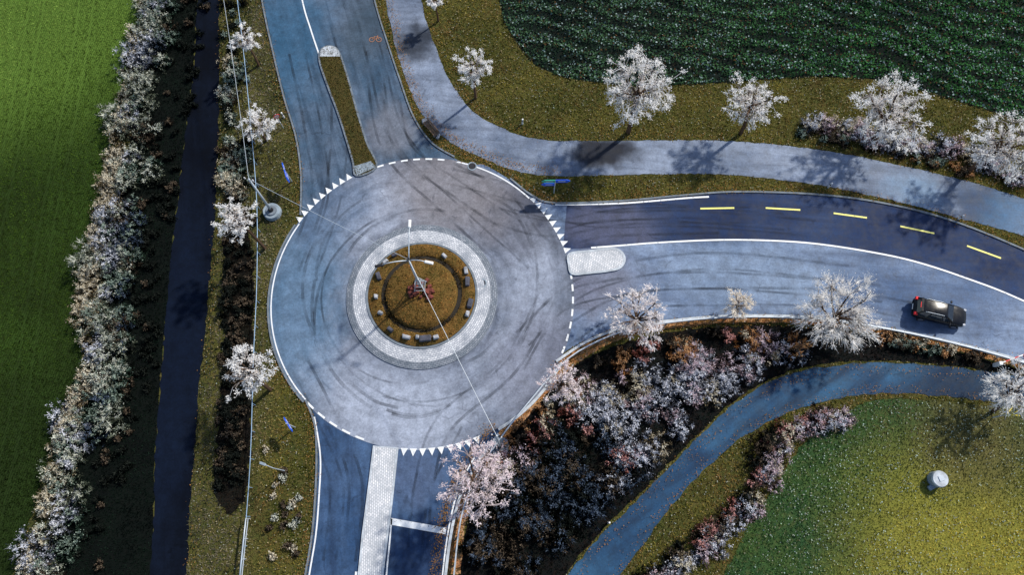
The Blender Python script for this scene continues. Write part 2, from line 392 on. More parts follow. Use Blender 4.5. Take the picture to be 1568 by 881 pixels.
A_p=asphalt('asphalt_lane',asp(26,58,88,1.15),asp(56,96,124,1.15),asp(16,28,48),[B(1480,600,110,asp(20,40,60),.7,2),B(1000,800,110,asp(28,60,90,1.1),.6)],rot=math.radians(35),streak=.65)
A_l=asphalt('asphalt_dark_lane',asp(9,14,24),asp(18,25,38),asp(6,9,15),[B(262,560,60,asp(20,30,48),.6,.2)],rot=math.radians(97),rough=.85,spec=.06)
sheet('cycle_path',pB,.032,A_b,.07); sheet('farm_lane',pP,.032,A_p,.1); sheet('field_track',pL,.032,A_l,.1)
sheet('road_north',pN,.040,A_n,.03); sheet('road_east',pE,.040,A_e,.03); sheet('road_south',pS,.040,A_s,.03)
eline=[(862,383),(905,380),(945,377),(1010,372),(1100,368),(1180,369),(1250,374),(1330,386),(1400,401),(1480,427),(1568,462),(1750,550)]
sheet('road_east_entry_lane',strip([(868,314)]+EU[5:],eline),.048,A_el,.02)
sheet('roundabout',pC,.056,A_disc)
# ------------------------------------------------------------------ markings
mk=[];ZM=.072
def dashes(r,a0,a1,L=.62,gap=.5,w=.16):
    n=int(abs(a1-a0)*r/(L+gap)); s=1 if a1>a0 else -1
    for i in range(n):
        t=a0+s*i*(L+gap)/r; mk.append(rib(arc(r,t,t+s*L/r,4),w,ZM))
def teeth(a0,a1,n):
    for i in range(n):
        t=a0+(a1-a0)*(i+.5)/n; da=abs(a1-a0)/n*.40
        q=[(CX+13.0*math.cos(t-da),CY+13.0*math.sin(t-da),ZM),(CX+13.0*math.cos(t+da),CY+13.0*math.sin(t+da),ZM),(CX+13.62*math.cos(t),CY+13.62*math.sin(t),ZM)]
        mk.append((q,[(0,2,1)]))
teeth(ang(815,300),ang(872,388),9); teeth(ang(612,688),ang(736,668),9); teeth(ang(543,275),ang(462,345)+0,9)
dashes(13.0,ang(578,258),ang(700,245)); dashes(13.0,ang(874,398),ang(852,552)); dashes(13.0,ang(470,618),ang(572,676),.75,.5)
a0=ang(462,345); a1=ang(468,614)+2*math.pi
mk.append(rib(arc(12.95,a0,a1,60),.11,ZM))
mk.append(rib(arc(13.0,ang(815,300),ang(700,245),30),.13,ZM))
mk.append(rib(W([(850,312),(950,310),(1050,302),(1085,300)]),.16,ZM,shift=-.12))
mk.append(rib(W(eline[1:]),.16,ZM))
mk.append(rib(W([(445,-100),(463,0),(476,45),(489,84)]),.14,ZM))
mk.append(rib(W([(478,640),(487,700),(485,760),(480,820),(470,881),(455,980)]),.12,ZM,shift=.2))
mk.append(rib([g2(598,799),g2(683,814)],.5,ZM))
mk.append(rib(W([(600,795),(596,840),(592,881),(585,980)]),.12,ZM))
mk.append(rib(W([(735,705),(712,750),(699,800),(690,860),(684,930)]),.12,ZM,shift=-.5))
mk.append(rib([g2(546,876),g2(545,890)],.2,ZM))
v,f=merge(mk); obj('road_markings',v,f,WHITE)
yl=[[(1072,320),(1124,319)],[(1172,319),(1225,322)],[(1276,327),(1327,334)],[(1378,347),(1430,358)],[(1480,377),(1532,396)],[(1585,420),(1635,440)]]
v,f=merge([rib([g2(*a),g2(*b)],.16,ZM) for a,b in yl]); obj('cycle_lane_markings',v,f,YEL)
def ringp(c,r,w,n=16): return rib([(c[0]+r*math.cos(2*math.pi*i/n),c[1]+r*math.sin(2*math.pi*i/n)) for i in range(n)],w,ZM,closed=True)
bx,by=g2(575,61); v,f=merge([ringp((bx-.34,by),.24,.07),ringp((bx+.34,by),.24,.07),rib([(bx-.34,by),(bx-.1,by+.35),(bx+.22,by+.35),(bx+.34,by)],.06,ZM),rib([(bx-.1,by+.35),(bx,by),(bx+.22,by+.35),(bx+.2,by+.5)],.06,ZM+.004)])
obj('cycle_symbol',v,f,simple('faded_orange_paint',srgb(150,105,78),.7))
tm=[];zt=.062
for i in range(9):
    r=random.uniform(7.4,12.4); a=random.uniform(0,6.28); L=random.uniform(.8,2.2); dr=random.uniform(-1.8,1.8); n=24
    tm.append(rib([(CX+(r+dr*(k/n)**2)*math.cos(a+L*k/n),CY+(r+dr*(k/n)**2)*math.sin(a+L*k/n)) for k in range(n+1) if (r+dr*(k/n)**2)<12.85 and (r+dr*(k/n)**2)>6.7],random.uniform(.14,.3),zt+i*.0001))
flows=[[(500,60),(520,160),(510,300),(470,420)],[(455,80),(480,200),(490,300),(455,400)],[(600,150),(620,230),(700,290),(790,350)],[(575,120),(600,230),(690,320),(800,420)],[(1250,350),(1050,335),(900,335),(800,300),(690,270)],[(1200,340),(1000,325),(880,330),(790,310)],
[(1350,450),(1100,430),(950,440),(850,470),(790,560)],[(1300,420),(1080,400),(900,435),(800,520)],[(640,840),(650,740),(680,650),(780,560),(840,450)],[(660,860),(672,760),(720,660)],[(530,860),(540,740),(500,640),(460,560)],[(510,860),(520,740),(490,660)],[(700,240),(790,290),(850,360),(930,350),(1100,345)],[(760,330),(840,350),(960,332),(1150,330)],
[(560,30),(580,110),(605,200),(660,270)],[(1500,500),(1300,460),(1100,455),(960,465),(860,520)]]
for i,fl in enumerate(flows):
    P=W(fl,10)
    tm.append(rib(P,.2,zt+.002+.0002*i,shift=.75)); tm.append(rib(P,.24,zt+.0021+.0002*i,shift=-.75))
for i,fl in enumerate([[(592,628),(612,634),(640,636),(668,630),(690,620)],[(600,634),(625,640),(650,638),(676,630)],[(745,300),(780,318),(800,345),(815,380)],[(520,215),(535,240),(540,250)],[(700,560),(735,545),(760,520)],[(540,590),(575,615),(610,625)]]):
    tm.append(rib(W(fl,8),.26,zt+.006+.0002*i))
v,f=merge([t for t in tm if len(t[0])>3]); obj('tyre_marks',v,f,TYRE)
def disc(c,r,z,n=24): return ([(c[0]+r*math.cos(2*math.pi*i/n),c[1]+r*math.sin(2*math.pi*i/n),z) for i in range(n)],[tuple(range(n))])
# ------------------------------------------------------------------ kerbs
def kerb(name,P,w=.2,h=.13,mat=KERB,closed=False,shift=0): return ribbon(name,P,w,.04+h,mat,h+.04,shift,closed)
kerb('kerb',W(EU[2:]),.16,.1,KERBD,shift=.1); kerb('kerb',W(EL[1:]),.22,.13,KERB,shift=-.15)
kerb('kerb',W(NL),.14,.1,KERBD,shift=-.1); kerb('kerb',W(NR[:-1]),.14,.1,KERBD,shift=.1)
kerb('kerb',W(SL[1:]),.14,.1,KERBD,shift=-.1); kerb('kerb',W(SR[1:]),.22,.13,KERB,shift=.12)
kerb('kerb',arc(13.2,a0+.02,a1,60),.14,.1,KERBD); kerb('kerb',arc(13.25,ang(765,662),ang(850,552),20),.24,.13,KERB)
iN=W([(491,100),(490,82),(498,73),(512,73),(521,84),(533,120),(548,175),(562,220),(577,256),(546,270),(540,245),(520,180),(505,140)],4,True)
splg=ground_mat('island_grass',srgb(60,60,32),srgb(72,68,36),srgb(88,74,44),.5)
sheet('traffic_island',iN,.17,splg,0,.14,KERBD); ribbon('island_kerb',iN,.16,.185,KERBD,.15,0,True)
COB=setts('pale_setts',srgb(226,226,228),srgb(192,196,202),srgb(146,152,160),False,math.radians(95),.24,.15,.7)
def raised(name,pts,z,th,mat): return sheet(name,pts,z,mat,0,th,KERB)
raised('island_nose',W([(491,88),(492,79),(499,73),(512,73),(519,80),(521,88)],4),.20,.15,KERB)
raised('island_nose',[g2(543,256),g2(568,248),g2(577,257),g2(547,270)],.20,.15,CONC)
iE=W([(872,390),(900,386),(935,382),(950,386),(956,398),(950,410),(935,415),(900,419),(876,420),(871,405)],4,True)
raised('traffic_island',iE,.17,.14,COB); ribbon('island_kerb',iE,.2,.185,KERB,.15,0,True)
iS=[g2(573,684),g2(609,687),g2(600,770),g2(592,830),g2(586,881),g2(577,980),g2(540,980),g2(550,881),g2(556,820),g2(565,750)]
raised('traffic_island',iS,.17,.14,COB); ribbon('island_kerb',iS,.16,.185,KERB,.15,0,True)
# ------------------------------------------------------------------ central island
def ring(name,r0,r1,z0,z1,mat,n=96,skirt=0,smat=None):
    v=[];f=[];mi=[]
    prof=[(r0,z0),(r1,z1)]
    if skirt: prof=[(r0,z0-skirt),(r0,z0),(r1,z1),(r1,z1-skirt)]
    for i in range(n):
        t=2*math.pi*i/n
        for r,z in prof: v.append((CX+r*math.cos(t),CY+r*math.sin(t),z))
    k=len(prof)
    for i in range(n):
        j=(i+1)%n
        for q in range(k-1): f.append((i*k+q,i*k+q+1,j*k+q+1,j*k+q)); mi.append(1 if (skirt and q!=1) else 0)
    return obj(name,v,f,[mat,smat or mat],mi)
AP=setts('apron_setts',srgb(214,216,220),srgb(174,178,186),srgb(118,126,138),True,0,.28,.16,.85)
AP2=setts('apron_setts_dark',srgb(140,146,156),srgb(104,114,126),srgb(70,80,92),True)
ring('truck_apron_rim',5.95,6.5,.2,.14,AP2,skirt=.14,smat=KERBD); ring('truck_apron',4.78,5.94,.27,.21,AP,skirt=.1,smat=KERB)
ring('island_kerb',4.62,4.8,.33,.33,KERBD,skirt=.3)
isl=ground_mat('island_turf',srgb(108,84,44),srgb(84,72,36),srgb(126,94,52),.6)
def dome(name,prof,mat,n=72,jit=.03):
    v=[];f=[]
    for r,z in prof:
        for i in range(n):
            t=2*math.pi*i/n; rr=r+random.uniform(-jit,jit) ; v.append((CX+rr*math.cos(t),CY+.08+rr*math.sin(t),z+random.uniform(-jit,jit)))
    for k in range(len(prof)-1):
        for i in range(n):
            j=(i+1)%n; f.append((k*n+i,k*n+j,(k+1)*n+j,(k+1)*n+i))
    f.append(tuple((len(prof)-1)*n+i for i in range(n)))
    return obj(name,v,f,mat,smooth=True)
dome('central_island_mound',[(4.63,.25),(4.4,.36),(3.9,.44),(3.55,.42),(3.45,.25),(3.1,.25),(3.0,.6),(2.6,.72),(2,.85),(1.3,1.0),(.7,1.05),(.2,1.08)],isl)
dm=simple('dark_earth',srgb(34,29,22),.9,0,.3,3)
ring('planting_trench',3.1,3.47,.30,.30,dm)
stone=simple('boulder_stone',srgb(165,168,174),.85,0,.4,2.5,.5); stoned=simple('boulder_dark',srgb(70,72,84),.85,0,.4,2.5,.5)
redr=simple('red_sandstone',srgb(105,48,38),.85,0,.4,2.5,.5)
def boulder(name,u,v_,sx,sy,sz,rot,mat,z=.4):
    p=G(u,v_,z); vf=box((p.x,p.y,z+sz/2-.08),(sx,sy,sz),rot,.85,.06)
    o=obj(name,vf[0],vf[1],mat); m=o.modifiers.new('b','BEVEL'); m.width=.07; m.segments=2; return o
for (u,v_,sx,sy,rot,mt) in [(713,415,.35,.75,.15,stone),(716,432,.38,.9,0,stoned),(720,465,.4,.9,-.25,stoned),(716,481,.35,.5,-.3,stone),(651,519,1.1,.5,.05,stoned),(668,517,.5,.35,.3,stone),(622,517,.7,.4,-.2,stone),(598,505,.5,.35,-.7,stoned),(580,424,.4,.8,.4,stoned),(576,455,.35,.5,0,stone),(590,402,.6,.35,.8,stone),(604,392,.5,.3,.5,stoned),(680,392,.5,.35,-.7,stone),(583,480,.4,.3,-.5,stone),(640,517,.35,.35,0,stone)]:
    boulder('boulder',u,v_,sx,sy,.42,rot,mt)
rp=[]
for i in range(30):
    a=random.uniform(0,6.28); r=random.uniform(.2,1.1); s=random.uniform(.3,.6)
    rp.append(box((CX+r*math.cos(a),CY+.1+r*math.sin(a),1.1+random.uniform(-.05,.25)*(1.2-r)),(s,s*.8,s*.8),a,.75,.08))
v,f=merge(rp); o=obj('rock_cairn',v,f,redr); m=o.modifiers.new('b','BEVEL'); m.width=.05
bm_=Vector((CX-.02,CY+.35,1.0)); top=Vector((CX-.1,CY+.35,8.3))
e=empty('lamp_mast',bm_)
child('pole',tube([bm_,bm_.lerp(top,.5),top],.12,10,.07),STEEL,e,smooth=True)
lg=[]
for k in range(4):
    a=math.pi/4+k*math.pi/2; lg.append(tube([bm_+Vector((.75*math.cos(a),.75*math.sin(a),0)),bm_+Vector((.1*math.cos(a),.1*math.sin(a),2.6))],.05,6))
for z in (.6,1.2,1.8):
    q=.75*(1-z/3.0); lg.append(tube([bm_+Vector((q*math.cos(math.pi/4+k*math.pi/2),q*math.sin(math.pi/4+k*math.pi/2),z)) for k in range(5)],.03,5))
child('lattice_legs',merge(lg),STEEL,e)
for k,(dx,dy,L) in enumerate([(0,1,2.5),(-.93,-.25,2.0),(.95,-.2,1.35)]):
    P=[top+Vector((dx*L*t,dy*L*t,.55*math.sin(t*math.pi*.6)-.25)) for t in (0,.25,.5,.75,1)]
    child('arm_%d'%k,tube(P,.05,6,.035),STEEL,e,smooth=True)
    hv=box(P[-1]+Vector((dx*.3,dy*.3,-.02)),(.75,.26,.14),math.atan2(dy,dx),.75); child('lamp_head_%d'%k,hv,[WHT,DARKM,WHT][k],e,.04)
child('wire_clamp',tube([top-Vector((0,0,.3)),top+Vector((0,0,.5))],.1,8,.04),DARKM,e)
def wire_pole(bu,bv,tu,tv,h):
    b=G(bu,bv); t=G(tu,tv,h); t=Vector((b.x*.6+t.x*.4,b.y*.6+t.y*.4,h)); e=empty('utility_pole',b)
    child('concrete_base',tube([b,b+Vector((0,0,.35)),b+Vector((0,0,.5))],.82,28,.74),CONC,e)
    child('base_ring',tube([b+Vector((0,0,.5)),b+Vector((0,0,.62))],.5,24,.46),KERBD,e)
    child('base_collar',tube([b+Vector((0,0,.6)),b+Vector((0,0,.9))],.24,16,.18),DARKM,e)
    child('pole',tube([b+Vector((0,0,.5)),b.lerp(t,.5),t],.12,8,.08),STEEL,e,smooth=True)
    child('crossarm',tube([t+Vector((-.4,.1,-.15)),t+Vector((.4,-.1,-.15))],.04,6),DARKM,e)
    for k in (-1,1): child('insulator_%d'%k,tube([t+Vector((k*.35,-k*.1,-.12)),t+Vector((k*.35,-k*.1,.1))],.06,8,.04),WHT,e)
    return t
t1=wire_pole(418,326,380,268,6.4); t2=wire_pole(765,685,757,662,6.4)
def wire(name,a,b,sag,r=.018): 
    P=[a.lerp(b,i/14)-Vector((0,0,sag*4*(i/14)*(1-i/14))) for i in range(15)]; v,f=tube(P,r,5); return obj(name,v,f,STEEL)
wire('overhead_wire',t1,top,.25); wire('overhead_wire',top,t2,.25); wire('overhead_wire',t1,G(325,-110,6.4),.4)
# ------------------------------------------------------------------ fences, rails
def rail_fence(name,P,h,r,step,mat,two=False):
    e=empty(name,(P[0][0],P[0][1],0)); R=resamp(P,step)
    child('top_rail',tube([(p.x,p.y,h) for p in R],r,6),mat,e,smooth=True)
    if two: child('mid_rail',tube([(p.x,p.y,h*.5) for p in R],r*.8,6),mat,e)
    child('posts',merge([tube([(p.x,p.y,0),(p.x,p.y,h)],r*.9,6) for p in R]),mat,e)
RAILM=simple('painted_rail',srgb(140,170,200),.5,.1,.2,2)
rail_fence('railing',W([(352,-100),(367,0),(378,90),(387,180),(396,280),(399,350),(398,450),(393,560),(390,680),(384,780),(374,881),(366,980)]),.9,.032,2.2,RAILM)
rail_fence('railing',W([(383,795),(378,840),(372,900)]),1.0,.05,1.5,STEEL,True)
def guardrail(P):
    e=empty('guardrail',(P[0][0],P[0][1],0)); R=resamp(P,1.0); Q=[(p.x,p.y) for p in R]
    child('beam_upper',rib(Q,.10,.78,.12),STEEL,e); child('beam_lower',rib(Q,.10,.60,.12,shift=0),STEEL,e)
    child('beam_web',rib(Q,.04,.66,.06,shift=.0),STEEL,e)
    child('posts',merge([box((p.x,p.y,.34),(.1,.12,.68)) for p in R[::2]]),STEEL,e)
guardrail(W([(1750,620),(1568,561),(1450,528),(1330,503),(1230,491),(1130,489),(1050,494),(965,507),(905,530),(860,560),(808,620),(770,668),(738,716),(716,762),(704,810),(696,881),(685,980)]))
sheet('leaf_litter_strip',strip([(1568,552),(1450,521),(1330,498),(1230,485),(1130,483),(1050,488),(962,500),(902,521),(855,553),(805,610),(764,664),(730,712),(706,760),(692,810),(683,881)],[(1568,566),(1450,534),(1330,509),(1230,497),(1130,495),(1050,501),(970,514),(912,538),(868,570),(818,628),(780,675),(746,722),(724,768),(712,814),(704,881)]),.028,ground_mat('leaf_litter',srgb(180,130,82),srgb(146,94,58),srgb(194,164,132),.8),.08)
# ------------------------------------------------------------------ signs & furniture
def arrow_board(c,w,h,rot,dirn):
    v=[];pts=[(-w/2,-h/2),(w/2-h/2,-h/2),(w/2,0),(w/2-h/2,h/2),(-w/2,h/2)]
    for y in (-.03,.03):
        for x,z in pts:
            p=Matrix.Rotation(rot,3,'Z')@Vector((x*dirn,y,z)); v.append(tuple(p+Vector(c)))
    return v,[(0,1,2,3,4),(9,8,7,6,5)]+[(i,(i+1)%5,5+(i+1)%5,5+i) for i in range(5)]
def dirsign(u,v_,boards,rot,h=2.6):
    b=G(u,v_); e=empty('direction_sign',b)
    child('post',tube([b,b+Vector((0,0,h))],.05,8),STEEL,e)
    for i,(mt,d,z,w) in enumerate(boards):
        c=b+Vector((0,0,z))+Matrix.Rotation(rot,3,'Z')@Vector((d*w*.5,0,0))
        child('board_%d'%i,arrow_board(c,w,.5,rot,d),mt,e,.01)
        child('text_%d'%i,box(c+Matrix.Rotation(rot,3,'Z')@Vector((-d*.08,-.036,0)),(w*.5,.008,.1),rot),WHT,e)
dirsign(848,296,[(BLUE,1,2.5,1.3),(GREEN,-1,2.5,1.2),(BLUE,-1,1.9,1.2)],0.02)
dirsign(447,278,[(BLUE,1,2.3,.8),(BLUE,-1,2.3,1.1),(BLUE,-1,1.75,1.0)],math.radians(110))
dirsign(452,655,[(BLUE,1,2.0,.7),(BLUE,-1,2.0,.7)],math.radians(125))
def roundsign(name,u,v_,r,rot,mt,h=2.2):
    b=G(u,v_); e=empty(name,b); child('post',tube([b,b+Vector((0,0,h+r))],.04,8),STEEL,e)
    n=Vector((math.sin(rot),-math.cos(rot),.0)); c=b+Vector((0,0,h))+n*.06
    child('disc',tube([c,c+n*.03],r,24),mt,e); child('face',tube([c+n*.031,c+n*.036],r*.72,24),WHT,e)
    child('bar',box(c+n*.045,(r*1.0,.01,r*.25),rot),mt,e)
roundsign('traffic_sign',1548,556,.36,math.radians(-60),RED); roundsign('traffic_sign',434,196,.3,.5,RED); 
b=G(1522,560); e=empty('barrier_gate',b); child('pivot_post',box(b+Vector((0,0,.5)),(.3,.3,1.0)),WHT,e,.03)
d=Vector((1,.35,0)).normalized(); 
for k in range(7): child('arm_%d'%k,tube([b+Vector((0,0,.95))+d*(k*.42),b+Vector((0,0,.95))+d*(k*.42+.42)],.06,6),RED if k%2 else WHT,e)
b=G(1520,640); e=empty('fingerpost',b); child('post',tube([b,b+Vector((0,0,2.4))],.05,8),STEEL,e)
for i,(z,r) in enumerate(((2.3,.3),(2.0,-.15),(1.75,.8))): child('finger_%d'%i,arrow_board(b+Vector((0,0,z))+Matrix.Rotation(r,3,'Z')@Vector((.45,0,0)),1.0,.2,r,1),YELS,e)
def bollard(u,v_,mt=WHT,h=.9):
    b=G(u,v_); e=empty('delineator_post',b); child('shaft',tube([b,b+Vector((0,0,h*.8)),b+Vector((.02,0,h))],.09,8,.07),mt,e); child('band',tube([b+Vector((0,0,h*.6)),b+Vector((0,0,h*.75))],.095,8),DARKM,e)
for q in [(931,801),(1268,287),(435,180),(800,190),(1467,336)]: bollard(*q)
b=G(661,200); e=empty('park_bench',b); r=math.radians(-52)
def L(x,y,z): return b+Matrix.Rotation(r,3,'Z')@Vector((x,y,z))
for k in range(4): child('seat_slat_%d'%k,box(L(0,-.22+.13*k,.45),(1.8,.10,.05),r),WOODP,e)
for k in range(2): child('back_slat_%d'%k,box(L(0,.26,.62+.2*k),(1.8,.05,.13),r),WOODP,e)
for k,x in enumerate((-.7,.7)): child('leg_%d'%k,box(L(x,0,.22),(.12,.5,.42),r),CONC,e); child('back_support_%d'%k,box(L(x,.3,.45),(.08,.04,.85),r),CONC,e)
boulder('boulder',650,186,.5,.4,.4,.4,stone,0); boulder('boulder',671,210,.5,.35,.35,1.2,stone,0); boulder('boulder',655,193,.35,.35,.35,1.0,stoned,0)
b=G(438,722); e=empty('path_lamp',b); child('post',tube([b,b+Vector((0,0,3.4))],.05,8,.035),STEEL,e); child('arm',tube([b+Vector((0,0,3.35)),b+Vector((-.6,.24,3.5))],.03,6),STEEL,e); child('head',box(b+Vector((-.8,.32,3.5)),(.5,.2,.1),-.35),CONC,e,.03)
b=G(1431,735); e=empty('concrete_well',b)
child('shaft',tube([b,b+Vector((0,0,.75))],.62,28),CONC,e); child('lid',tube([b+Vector((0,0,.76)),b+Vector((0,0,.88)),b+Vector((0,0,.93))],.66,28,.6),KERB,e)
child('hatch',box(b+Vector((.05,.05,.96)),(.42,.42,.05),.3),STEEL,e,.01); child('step',box(b+Vector((-.45,-.6,.15)),(.5,.35,.3),.5),CONC,e)
for (u,v_) in ((723,255),(738,435)):
    x,y=g2(u,v_); zz=.078 if u<730 else .235
    o=obj('manhole_cover',*merge([disc((x,y),.34,zz)]),DARKM); kerbv=rib([(x+.38*math.cos(2*math.pi*i/24),y+.38*math.sin(2*math.pi*i/24)) for i in range(24)],.1,zz+.006,closed=True); child('rim',kerbv,CONC,o)
# ------------------------------------------------------------------ car
def make_car(loc,rot):
    e=empty('hatchback_car',(0,0,0))
    s=NT('car_paint_black'); s.b.inputs['Base Color'].default_value=(.004,.005,.008,1); s.b.inputs['Specular IOR Level'].default_value=.3
    nz=s.noise(3,2); s.l(s.mr(nz.outputs[0],.3,.7,.18,.3),s.b.inputs['Roughness']); P=s.m
    s=NT('car_glass'); s.b.inputs['Base Color'].default_value=(.02,.03,.045,1); s.b.inputs['Roughness'].default_value=.05; s.b.inputs['Specular IOR Level'].default_value=.8; GL=s.m
    TY=simple('tyre_rubber',(.015,.015,.016),.9); RIM=simple('alloy',srgb(170,172,178),.35,.8)
    s=NT('tail_lamp'); s.b.inputs['Base Color'].default_value=(.8,.02,.02,1); s.b.inputs['Roughness'].default_value=.2; TL=s.m
    s=NT('head_lamp'); s.b.inputs['Base Color'].default_value=(.5,.52,.56,1); s.b.inputs['Roughness'].default_value=.1; HL=s.m
    S=[(-2.22,.62,.42,.72),(-2.2,.78,.32,.95),(-2.05,.86,.24,1.0),(-1.4,.9,.22,1.02),(-.5,.91,.22,1.0),(.5,.91,.22,.98),(.95,.9,.22,.97),(1.5,.88,.22,.9),(1.95,.82,.24,.82),(2.15,.72,.3,.72),(2.22,.55,.4,.6)]
    v=[];f=[]
    for x,w,zb,zt in S:
        m=(zb+zt)/2
        pr=[(w*.85,zb),(w,zb+.12),(w*1.01,m),(w*.97,zt-.08),(w*.86,zt),(w*.4,zt+.03),(0,zt+.04)]
        pr=pr+[(-a,b) for a,b in pr[-2::-1]]
        v+=[(x,a,b_) for a,b_ in pr]
    k=13
    for i in range(len(S)-1):
        for j in range(k): f.append((i*k+j,i*k+(j+1)%k,(i+1)*k+(j+1)%k,(i+1)*k+j))
    f.append(tuple(range(k))); f.append(tuple((len(S)-1)*k+j for j in range(k-1,-1,-1)))
    o=child('body',(v,f),P,e,smooth=True); m=o.modifiers.new('s','SUBSURF'); m.levels=1; m.render_levels=1
    bot=[(-2.08,.74),(-1.2,.82),(0,.83),(.98,.76)]; tp=[(-1.75,.58),(-1.0,.64),(-.1,.64),(.28,.58)]
    v=[(a,b_,.98) for a,b_ in bot]+[(a,-b_,.98) for a,b_ in reversed(bot)]+[(a,b_,1.46) for a,b_ in tp]+[(a,-b_,1.46) for a,b_ in reversed(tp)]
    child('glasshouse',(v,[(i,(i+1)%8,8+(i+1)%8,8+i) for i in range(8)]+[tuple(range(8,16))]),GL,e)
    rv=[];zz=1.465
    for dz,sx in ((0,1.02),(.05,.9)):
        for (a,b_) in tp: rv.append(((a+.73)*sx-.73,b_*sx,zz+dz))
        for (a,b_) in reversed(tp): rv.append(((a+.73)*sx-.73,-b_*sx,zz+dz))
    child('roof',(rv,[(i,(i+1)%8,8+(i+1)%8,8+i) for i in range(8)]+[tuple(range(8,16))]),P,e,.02,True)
    pl=[]
    for sg in (1,-1):
        for (bi,w) in ((0,.07),(1,.05),(2,.05),(3,.05)):
            pl.append(tube([(bot[bi][0],sg*bot[bi][1],.99),(tp[bi][0],sg*tp[bi][1],1.47)],w*.8,6))
    child('pillars',merge(pl),P,e)
    child('roof_rails',merge([tube([(-1.55,sg*.57,1.5),(-1.4,sg*.58,1.57),(-.2,sg*.58,1.57),(.0,sg*.56,1.5)],.025,6) for sg in (1,-1)]),STEEL,e)
    for i,x in enumerate((-1.38,1.38)):
        for j,sg in enumerate((1,-1)):
            child('wheel_%d%d'%(i,j),tube([(x,sg*.68,.33),(x,sg*.93,.33)],.33,24),TY,e); child('rim_%d%d'%(i,j),tube([(x,sg*.9,.33),(x,sg*.94,.33)],.21,12),RIM,e)
    for j,sg in enumerate((1,-1)):
        child('tail_lamp_%d'%j,box((-2.1,sg*.68,.97),(.3,.28,.2),0,.9),TL,e,.03); child('head_lamp_%d'%j,box((2.0,sg*.66,.76),(.26,.22,.14),-sg*.35,.8),HL,e,.03)
        child('mirror_%d'%j,box((.72,sg*1.0,1.02),(.14,.22,.14)),P,e,.03)
    child('rear_plate',box((-2.25,0,.62),(.03,.5,.12)),WHT,e); child('front_plate',box((2.24,0,.45),(.03,.5,.11)),WHT,e)
    child('rear_spoiler',box((-1.83,0,1.47),(.22,1.1,.04)),P,e,.01); child('high_brake_lamp',box((-1.95,0,1.46),(.06,.5,.04)),TL,e)
    child('wiper',merge([tube([(.92,.1,1.03),(.6,.5,1.2)],.015,5),tube([(.92,-.4,1.03),(.62,.02,1.2)],.015,5)]),DARKM,e)
    e.location=loc; e.rotation_euler=(0,0,rot)
    for c in e.children: c.matrix_parent_inverse=Matrix.Identity(4)
cp=G(1432,482); p2=G(1475,493)-G(1392,474); make_car((cp.x,cp.y,.045),math.atan2(p2.y,p2.x))
